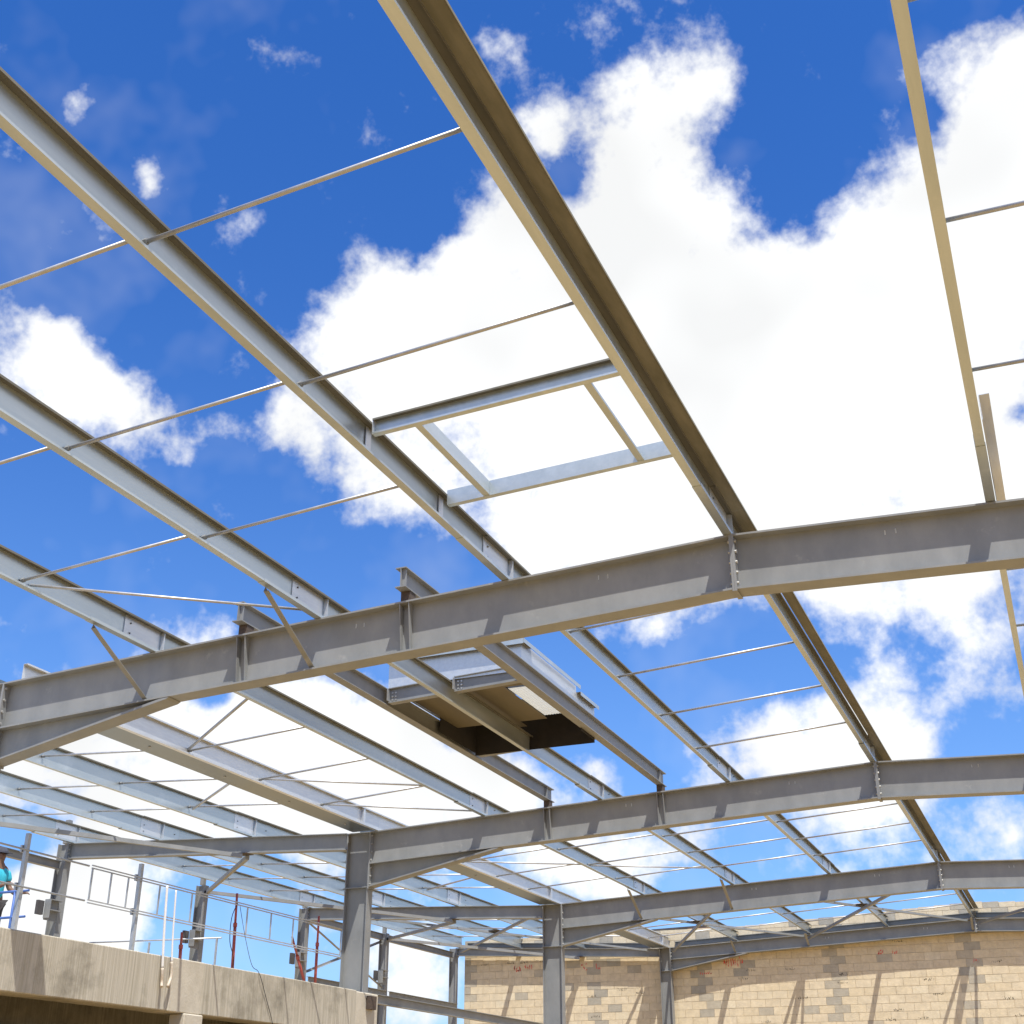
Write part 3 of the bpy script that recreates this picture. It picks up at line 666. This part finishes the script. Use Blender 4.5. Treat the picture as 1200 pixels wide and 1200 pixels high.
MB().box(-11.92, -11.75, 3.0, 20.52, 0, 2.30).build('added_light_blocker', 'concrete', t)  # unseen wall, added to cut bounce light under the deck
MB().box(-15.99, -11.93, 3.0, 3.2, 0, 3.398).build('back_wall', 'concrete', t)  # unseen end wall, added to keep the space below the slab dark
MB().box(-15.99, -12.36, 20.3, 20.49, 0, 3.398).build('back_wall', 'concrete', t)  # opposite unseen end wall, added for the same darkening
MB().box(-16.2, -16.0, 3.0, 20.45, 0, 3.398).build('back_wall', 'concrete', t)
one('steel_bracket', MB().box(-11.57, -11.50, 21.0, 21.25, 3.40, 3.62), 'rust', 'small rusty bracket on the side of the deck end pier', 'bracket')

# guardrail on the deck edge
XG = -12.2
for y, lab in ((12.95, 'galvanised guardrail post beside the worker on the deck'), (15.27, 'galvanised guardrail post by the white pipes on the deck')):
    t = thing('guardrail_post', (XG, y, DECK), lab, 'post', 'guardrail posts')
    m = MB(); m.box(XG-.027, XG+.027, y-.027, y+.027, DECK+.01, 4.98); m.build('post', 'galv_rod', t)
    m = MB(); m.box(XG-.06, XG+.06, y-.06, y+.06, DECK, DECK+.01); m.build('foot_plate', 'galv_rod', t)
    m = MB(); m.box(XG-.062, XG-.033, y-.05, y+.05, 4.74, 4.83); m.box(XG-.062, XG-.033, y-.05, y+.05, 4.27, 4.36); m.build('rail_clip', 'galv_rod', t)
t = thing('guardrail', (XG+.06, 16, 4.25), 'long welded guardrail of thin galvanised bars along the concrete deck edge', 'guardrail')
for z in (4.755, 4.30):
    MB().tube([(XG+.06, 8.0, z+.012), (XG+.06, 14.1, z)], .013, 8).build('rail', 'galv_rod', t, smooth=True)
    MB().bar((XG+.06, 14.16, z+.018), (XG+.06, 21.0, z+.018), .016, .016).build('rail', 'galv_rod', t)
    MB().bar((XG+.06, 14.16, z-.018), (XG+.06, 21.0, z-.018), .016, .016).build('rail', 'galv_rod', t)
for y in (14.18, 14.58, 14.95, 15.67, 16.46, 17.96, 18.66, 19.35, 20.98):
    MB().bar((XG+.06, y, 4.33), (XG+.06, y, 4.727), .018, .022, (0, 1, 0)).build('baluster', 'galv_rod', t)
t = thing('guardrail', (-15.8, 20.4, DECK), 'low thin rail across the far end of the concrete deck', 'guardrail')
MB().tube([(-17.3, 20.4, 4.71), (-14.3, 20.4, 4.655)], .014, 8).build('rail', 'galv_rod', t, smooth=True)
for x in (-17.2, -15.9, -14.4): MB().bar((x, 20.4, DECK-.002), (x, 20.4, 4.65), .03, .03, (0, 1, 0)).build('post', 'galv_rod', t)

# red steel props
def prop(p, q, lab):
    p, q = Vector(p), Vector(q); t = thing('steel_prop', p, lab, 'prop', 'red steel props')
    mid = p.lerp(q, .62)
    MB().tube([p+Vector((0, 0, .012)), mid], .025, 10).build('outer_tube', 'red', t, smooth=True)
    MB().tube([mid, q], .019, 10).build('inner_tube', 'red', t, smooth=True)
    e = (q-p).normalized(); MB().tube([mid-e*.03, mid+e*.03], .033, 8).build('collar', 'red', t)
    MB().box(p.x-.07, p.x+.07, p.y-.07, p.y+.07, p.z, p.z+.012).build('foot_plate', 'red', t)
prop((-12.3, 17.92, DECK), (-12.3, 17.86, 4.95), 'upright red prop with cables beside the deck guardrail')
prop((-12.3, 20.18, DECK), (-12.3, 19.60, 4.48), 'leaning red prop at the deck end')
prop((-12.3, 20.45, DECK-.002), (-12.3, 20.44, 4.93), 'upright red prop nearest the deck end column')
prop((-12.45, 16.75, DECK), (-12.45, 16.72, 4.22), 'short red prop stub on the deck behind the white pipes')

# cables and white pipes
def curve_pts(pts, n=10):
    out = []; P = [Vector(p) for p in pts]
    for i in range(len(P)-1):
        p0 = P[max(i-1, 0)]; p1 = P[i]; p2 = P[i+1]; p3 = P[min(i+2, len(P)-1)]
        for k in range(n):
            u = k/n; out.append(.5*((2*p1)+(p2-p0)*u+(2*p0-5*p1+4*p2-p3)*u*u+(3*p1-p0-3*p2+p3)*u**3))
    return out+[P[-1]]
one('cable', MB().tube(curve_pts([(-12.25, 17.90, 4.75), (-12.0, 17.75, 4.25), (-11.7, 17.55, 3.80), (-11.488, 17.45, 3.66), (-11.482, 17.70, 3.30), (-11.482, 17.95, 2.9), (-11.48, 18.1, 2.3)]), .005, 6), 'black', 'black cable slung from red prop over the concrete edge beam', 'cable', smooth=True)
one('cable', MB().tube(curve_pts([(-12.27, 17.86, 4.80), (-12.25, 17.70, 4.55), (-12.26, 17.72, 4.2), (-12.26, 17.86, 3.95), (-12.27, 17.86, 3.69)]), .007, 6), 'black', 'short black cable looped down beside the upright red prop', 'cable', smooth=True)
t = thing('plastic_pipe', (-11.44, 15.05, 3.26), 'pair of white plastic pipes hooked over the concrete edge beam', 'pipe')
MB().tube(curve_pts([(-11.47, 14.96, 4.58), (-11.46, 14.99, 4.0), (-11.45, 15.03, 3.50)]), .018, 10).build('pipe', 'pvc', t, smooth=True)
MB().tube(curve_pts([(-11.45, 15.03, 3.50), (-11.445, 15.045, 3.34), (-11.42, 15.02, 3.26)], 5), .020, 10).build('pipe_end', 'pvc_dirty', t, smooth=True)
MB().tube(curve_pts([(-11.47, 15.17, 4.55), (-11.46, 15.19, 4.0), (-11.45, 15.22, 3.60)]), .013, 10).build('pipe', 'pvc', t, smooth=True)
MB().tube(curve_pts([(-11.45, 15.22, 3.60), (-11.44, 15.23, 3.42), (-11.42, 15.15, 3.27)], 5), .020, 10).build('pipe_end', 'pvc_dirty', t, smooth=True)

# blue trestle by the worker
t = thing('trestle', (-14.1, 14.6, DECK), 'blue tubular trestle standing beside the worker', 'trestle')
for x in (-14.35, -13.95):
    MB().tube([(x, 14.72, DECK), (x, 14.72, 4.66)], .018, 8).build('leg', 'blue_paint', t, smooth=True)
for z in (4.62, 4.26): MB().tube([(-14.6, 14.72, z), (-13.7, 14.72, z)], .018, 8).build('rung', 'blue_paint', t, smooth=True)

# ------------------------------------------------------------------ the worker
def skin_mesh(name, verts, edges, mat, parent, sub=2, root=0):
    off = parent_loc(parent)
    me = bpy.data.meshes.new(name); me.from_pydata([Vector(v[0])-off for v in verts], edges, []); me.materials.append(M[mat])
    o = bpy.data.objects.new(name, me); COL.objects.link(o); o.parent = parent
    sm = o.modifiers.new('skin', 'SKIN'); sm.use_smooth_shade = True
    for i, v in enumerate(verts):
        sv = me.skin_vertices[0].data[i]; r = v[1]; sv.radius = r if isinstance(r, tuple) else (r, r); sv.use_root = (i == root)
    ss = o.modifiers.new('subdivision', 'SUBSURF'); ss.levels = sub; ss.render_levels = sub
    return o
wx, wy, wz = -14.68, 15.05, DECK
P = thing('person', (wx, wy, wz), 'person in turquoise shirt and dark cap on the deck, arm resting on the rail', 'person')
def w(x, y, z): return (wx+x, wy+y, wz+z)      # faces +x (out over the deck edge)
body = [(w(0, 0, .92), .115), (w(0, 0, 1.08), .115), (w(.01, 0, 1.25), .125), (w(.02, 0, 1.40), .10), (w(.025, 0, 1.47), .052),
        (w(.035, 0, 1.545), .078), (w(.035, 0, 1.62), .070),
        (w(0, .17, 1.38), .052), (w(.05, .25, 1.12), .042), (w(.26, .22, 1.00), .033), (w(.36, .18, 1.02), .028),
        (w(0, -.17, 1.38), .052), (w(.06, -.25, 1.12), .042), (w(.28, -.22, 1.06), .033), (w(.37, -.18, 1.10), .028),
        (w(0, .10, .85), .085), (w(.02, .11, .48), .058), (w(0, .11, .08), .040), (w(.13, .12, .03), .034),
        (w(0, -.10, .85), .085), (w(.02, -.11, .48), .058), (w(0, -.11, .08), .040), (w(.13, -.12, .03), .034)]
edges = [(0, 1), (1, 2), (2, 3), (3, 4), (4, 5), (5, 6), (3, 7), (7, 8), (8, 9), (9, 10), (3, 11), (11, 12), (12, 13), (13, 14), (0, 15), (15, 16), (16, 17), (17, 18), (0, 19), (19, 20), (20, 21), (21, 22)]
skin_mesh('body', body, edges, 'skin', P)
shirt = [(w(0, 0, .90), .150), (w(0, 0, 1.08), .145), (w(.01, 0, 1.25), .155), (w(.02, 0, 1.40), .115), (w(0, .18, 1.375), .072), (w(.035, .235, 1.20), .066), (w(0, -.18, 1.375), .072), (w(.035, -.235, 1.20), .066)]
skin_mesh('shirt', shirt, [(0, 1), (1, 2), (2, 3), (3, 4), (4, 5), (3, 6), (6, 7)], 'shirt', P)
tr = [(w(0, 0, .92), .135), (w(0, .10, .84), .105), (w(.02, .11, .48), .080), (w(0, .11, .10), .065), (w(0, -.10, .84), .105), (w(.02, -.11, .48), .080), (w(0, -.11, .10), .065)]
skin_mesh('trousers', tr, [(0, 1), (1, 2), (2, 3), (0, 4), (4, 5), (5, 6)], 'trousers', P)
cap = MB()
rings = []
for k in range(6):
    th = k/5*math.pi/2; rr = .098*math.cos(th)+.002; zz = 1.60+.095*math.sin(th)
    rings.append((rr, zz))
b0 = len(cap.v)
for rr, zz in rings:
    for a in range(14):
        cap.v.append(Vector(w(.03+rr*1.1*math.cos(2*math.pi*a/14), rr*math.sin(2*math.pi*a/14), zz)))
for k in range(5):
    for a in range(14):
        a2 = (a+1) % 14; cap.f.append((k*14+a, k*14+a2, (k+1)*14+a2, (k+1)*14+a))
cap.poly([w(.10, -.07, 1.60), w(.20, -.05, 1.585), w(.22, 0, 1.58), w(.20, .05, 1.585), w(.10, .07, 1.60)], (0, 0, .012))
cap.build('cap', 'cap', P)
def hand(sx, px, py, pz):
    m = [(w(px-.03, py, pz), (.032, .02)), (w(px+.04, py, pz), (.036, .018))]
    e = [(0, 1)]
    for k, (dy, ln) in enumerate(((-.030, .07), (-.010, .082), (.010, .078), (.030, .062))):
        n = len(m); m += [(w(px+.06, py+dy, pz), .010), (w(px+.06+ln*.5, py+dy, pz+.004), .009), (w(px+.06+ln, py+dy, pz-.025), .008)]
        e += [(1, n), (n, n+1), (n+1, n+2)]
    n = len(m); m += [(w(px+.01, py-sx*.045, pz+.005), .012), (w(px+.05, py-sx*.065, pz), .010)]; e += [(0, n), (n, n+1)]
    skin_mesh('hand', m, e, 'skin', P, 1)
hand(1, .385, .175, 1.02); hand(-1, .395, -.175, 1.105)

# ------------------------------------------------------------------ block wall behind the end frame
YW = 40.385; XL, XRGT = -18.62, 9.0
BL, BH, J = .45, .225, .010
def ptop(x): return 7.40-.048*abs(x-XR) if x > -9.3 else 7.065
wall = thing('block_wall', (-8, YW+.1, 0), 'long cream concrete block end wall with grey blocks and scribbled marks', 'block wall')
MB().xz([(XL, 0), (XRGT, 0), (XRGT, ptop(XRGT)-.02), (XR, ptop(XR)-.02), (-9.3, ptop(-9.2)-.02), (-9.31, 7.04), (XL, 7.04)], YW+.012, YW+.20).build('core', 'mortar', wall)
GREYX = (-18.45, -14.04, -10.55, -6.64, -2.84, 1.2)
rb = random.Random(5)
unit = MB().box(0, BL-J, 0, .06, 0, BH-J).build('block', 'block'); unit_me = unit.data; bpy.data.objects.remove(unit)
unit_gr = unit_me.copy(); unit_gr.materials.clear(); unit_gr.materials.append(M['block_grey'])
cells = []
row = 0; z = 1.8
while z < 7.4:
    x = XL + (0 if row % 2 else -BL/2)
    while x < XRGT:
        x0, x1 = max(x, XL), min(x+BL-J, XRGT); zt_ = min(z+BH-J, min(ptop(x0), ptop(x1)))
        if x1-x0 > .05 and zt_-z > .03:
            grey = False
            for gx in GREYX:
                if abs((x0+x1)/2-gx) < .24: grey = rb.random() < .85
            if rb.random() < .04: grey = True
            if z > 6.3 and rb.random() < .10: grey = True
            full = abs(x1-x0-(BL-J)) < 1e-4 and abs(zt_-z-(BH-J)) < 1e-4
            cells.append((x0, x1, z, zt_, grey, full))
        x += BL
    z += BH; row += 1
def in_view(c):
    x = (c[0]+c[1])/2; zz = (c[2]+c[3])/2
    if not c[5]: return False
    if zz < 3.55 or zz > zt(x)-.35: return False
    if x > -.95: return False
    return True
cand = sorted([c for c in cells if in_view(c)], key=lambda c: -c[0])
solo = set(cand[:296])
st = {False: MB(), True: MB()}
for c in cells:
    dy = rb.uniform(-.003, .003)
    if c in solo:
        o = bpy.data.objects.new('block', unit_gr if c[4] else unit_me); COL.objects.link(o); o.parent = wall
        o.location = Vector((c[0], YW+dy, c[2]))-wall.location
    else: st[c[4]].box(c[0], c[1], YW+dy, YW+.06+dy, c[2], c[3])
for gr in (False, True):
    o = st[gr].build('blocks', 'block_grey' if gr else 'block', wall); o['kind'] = 'stuff'
bpy.data.meshes.remove(bpy.data.meshes['block']) if False else None
# illegible stencil scribbles and red spray marks on the blocks
def scribble(xc, zc, wd, ht, mat, name, n, seed, thick=.012):
    r = random.Random(seed); m = MB(); x = xc-wd/2; y = YW-.0045
    for k in range(n):
        cw = wd/n
        for s in range(r.choice((2, 2, 3))):
            p = Vector((x+r.uniform(0, .7)*cw, y, zc+r.uniform(-.5, .5)*ht)); q = Vector((x+r.uniform(.2, .9)*cw, y, zc+r.uniform(-.5, .5)*ht))
            if (q-p).length < .02: q.z += .04
            m.bar(p, q, .002, thick, (0, 1, 0)) if False else m.poly([p, q, q+Vector((thick*.6, 0, thick)), p+Vector((thick*.6, 0, thick))], (0, .0015, 0))
        x += cw
    m.build(name, mat, wall)
inked = [(-9.35, 5.53), (-6.35, 5.55), (-7.6, 4.93), (-4.9, 4.53), (-8.75, 4.30), (-2.05, 5.73), (-1.65, 4.3), (-3.95, 5.32), (-3.75, 4.92), (-5.15, 4.27), (-4.25, 4.30), (-9.1, 5.75), (-4.7, 6.4), (-6.5, 6.4), (-17.9, 6.28), (-17.0, 6.30), (-16.5, 6.30), (-16.0, 6.32), (-12.6, 5.25), (-14.2, 5.2), (-13.2, 5.35), (-14.1, 4.6), (-6.4, 5.32), (-1.9, 4.75), (-10.2, 4.0), (-7.9, 5.75)]
for k, (x, zz) in enumerate(inked): scribble(x, zz, .30, .06, 'ink', 'stencil_mark', 6, 40+k)
for k, (x, zz, wd, ht) in enumerate(((-9.62, 6.0, .62, .26), (-5.22, 6.10, .16, .14), (-4.82, 6.09, .14, .12), (-2.60, 5.83, .18, .24), (-16.75, 6.10, .25, .18), (-16.35, 6.14, .3, .16), (-14.45, 6.06, .22, .2), (-13.98, 6.08, .2, .2), (-10.5, 5.72, .4, .03))):
    scribble(x, zz, wd, ht, 'red_spray', 'spray_mark', max(3, int(wd*16)), 80+k, .034)
# grey rails between the end frame and the wall
for xa, xb, f, lab in ((-11.4, XR-.05, zt, 'grey channel rail along the block wall, deck side of the ridge'), (XR+.05, 6.6, zt, 'grey channel rail along the block wall, beyond the ridge'), (-18.5, -12.2, wt, 'grey channel rail along the block wall in the wing')):
    m = MB().xz([(xa, f(xa)+.05), (xb, f(xb)+.05), (xb, f(xb)+.17), (xa, f(xa)+.17)], 40.345, 40.365)
    m.xz([(xa, f(xa)+.171), (xb, f(xb)+.171), (xb, f(xb)+.183), (xa, f(xa)+.183)], 40.29, 40.365)
    one('wall_rail', m, 'steel_dark', lab, 'rail', 'rails along the block wall')

# ------------------------------------------------------------------ a building beyond the wall
t = thing('building', (-18, 62, 0), 'dark-roofed building just showing over the block wall', 'building')
MB().box(-22, -15.6, 60.2, 66, 0, 9.3).build('wall', 'block', t)
MB().xz([(-22.3, 9.31), (-15.4, 9.31), (-15.4, 9.86), (-22.3, 9.70)], 60, 66.3).build('roof', 'roof_dark', t)
MB().box(-16.2, -15.2, 59.6, 59.95, 0, 9.68).build('chimney', 'orange', t)
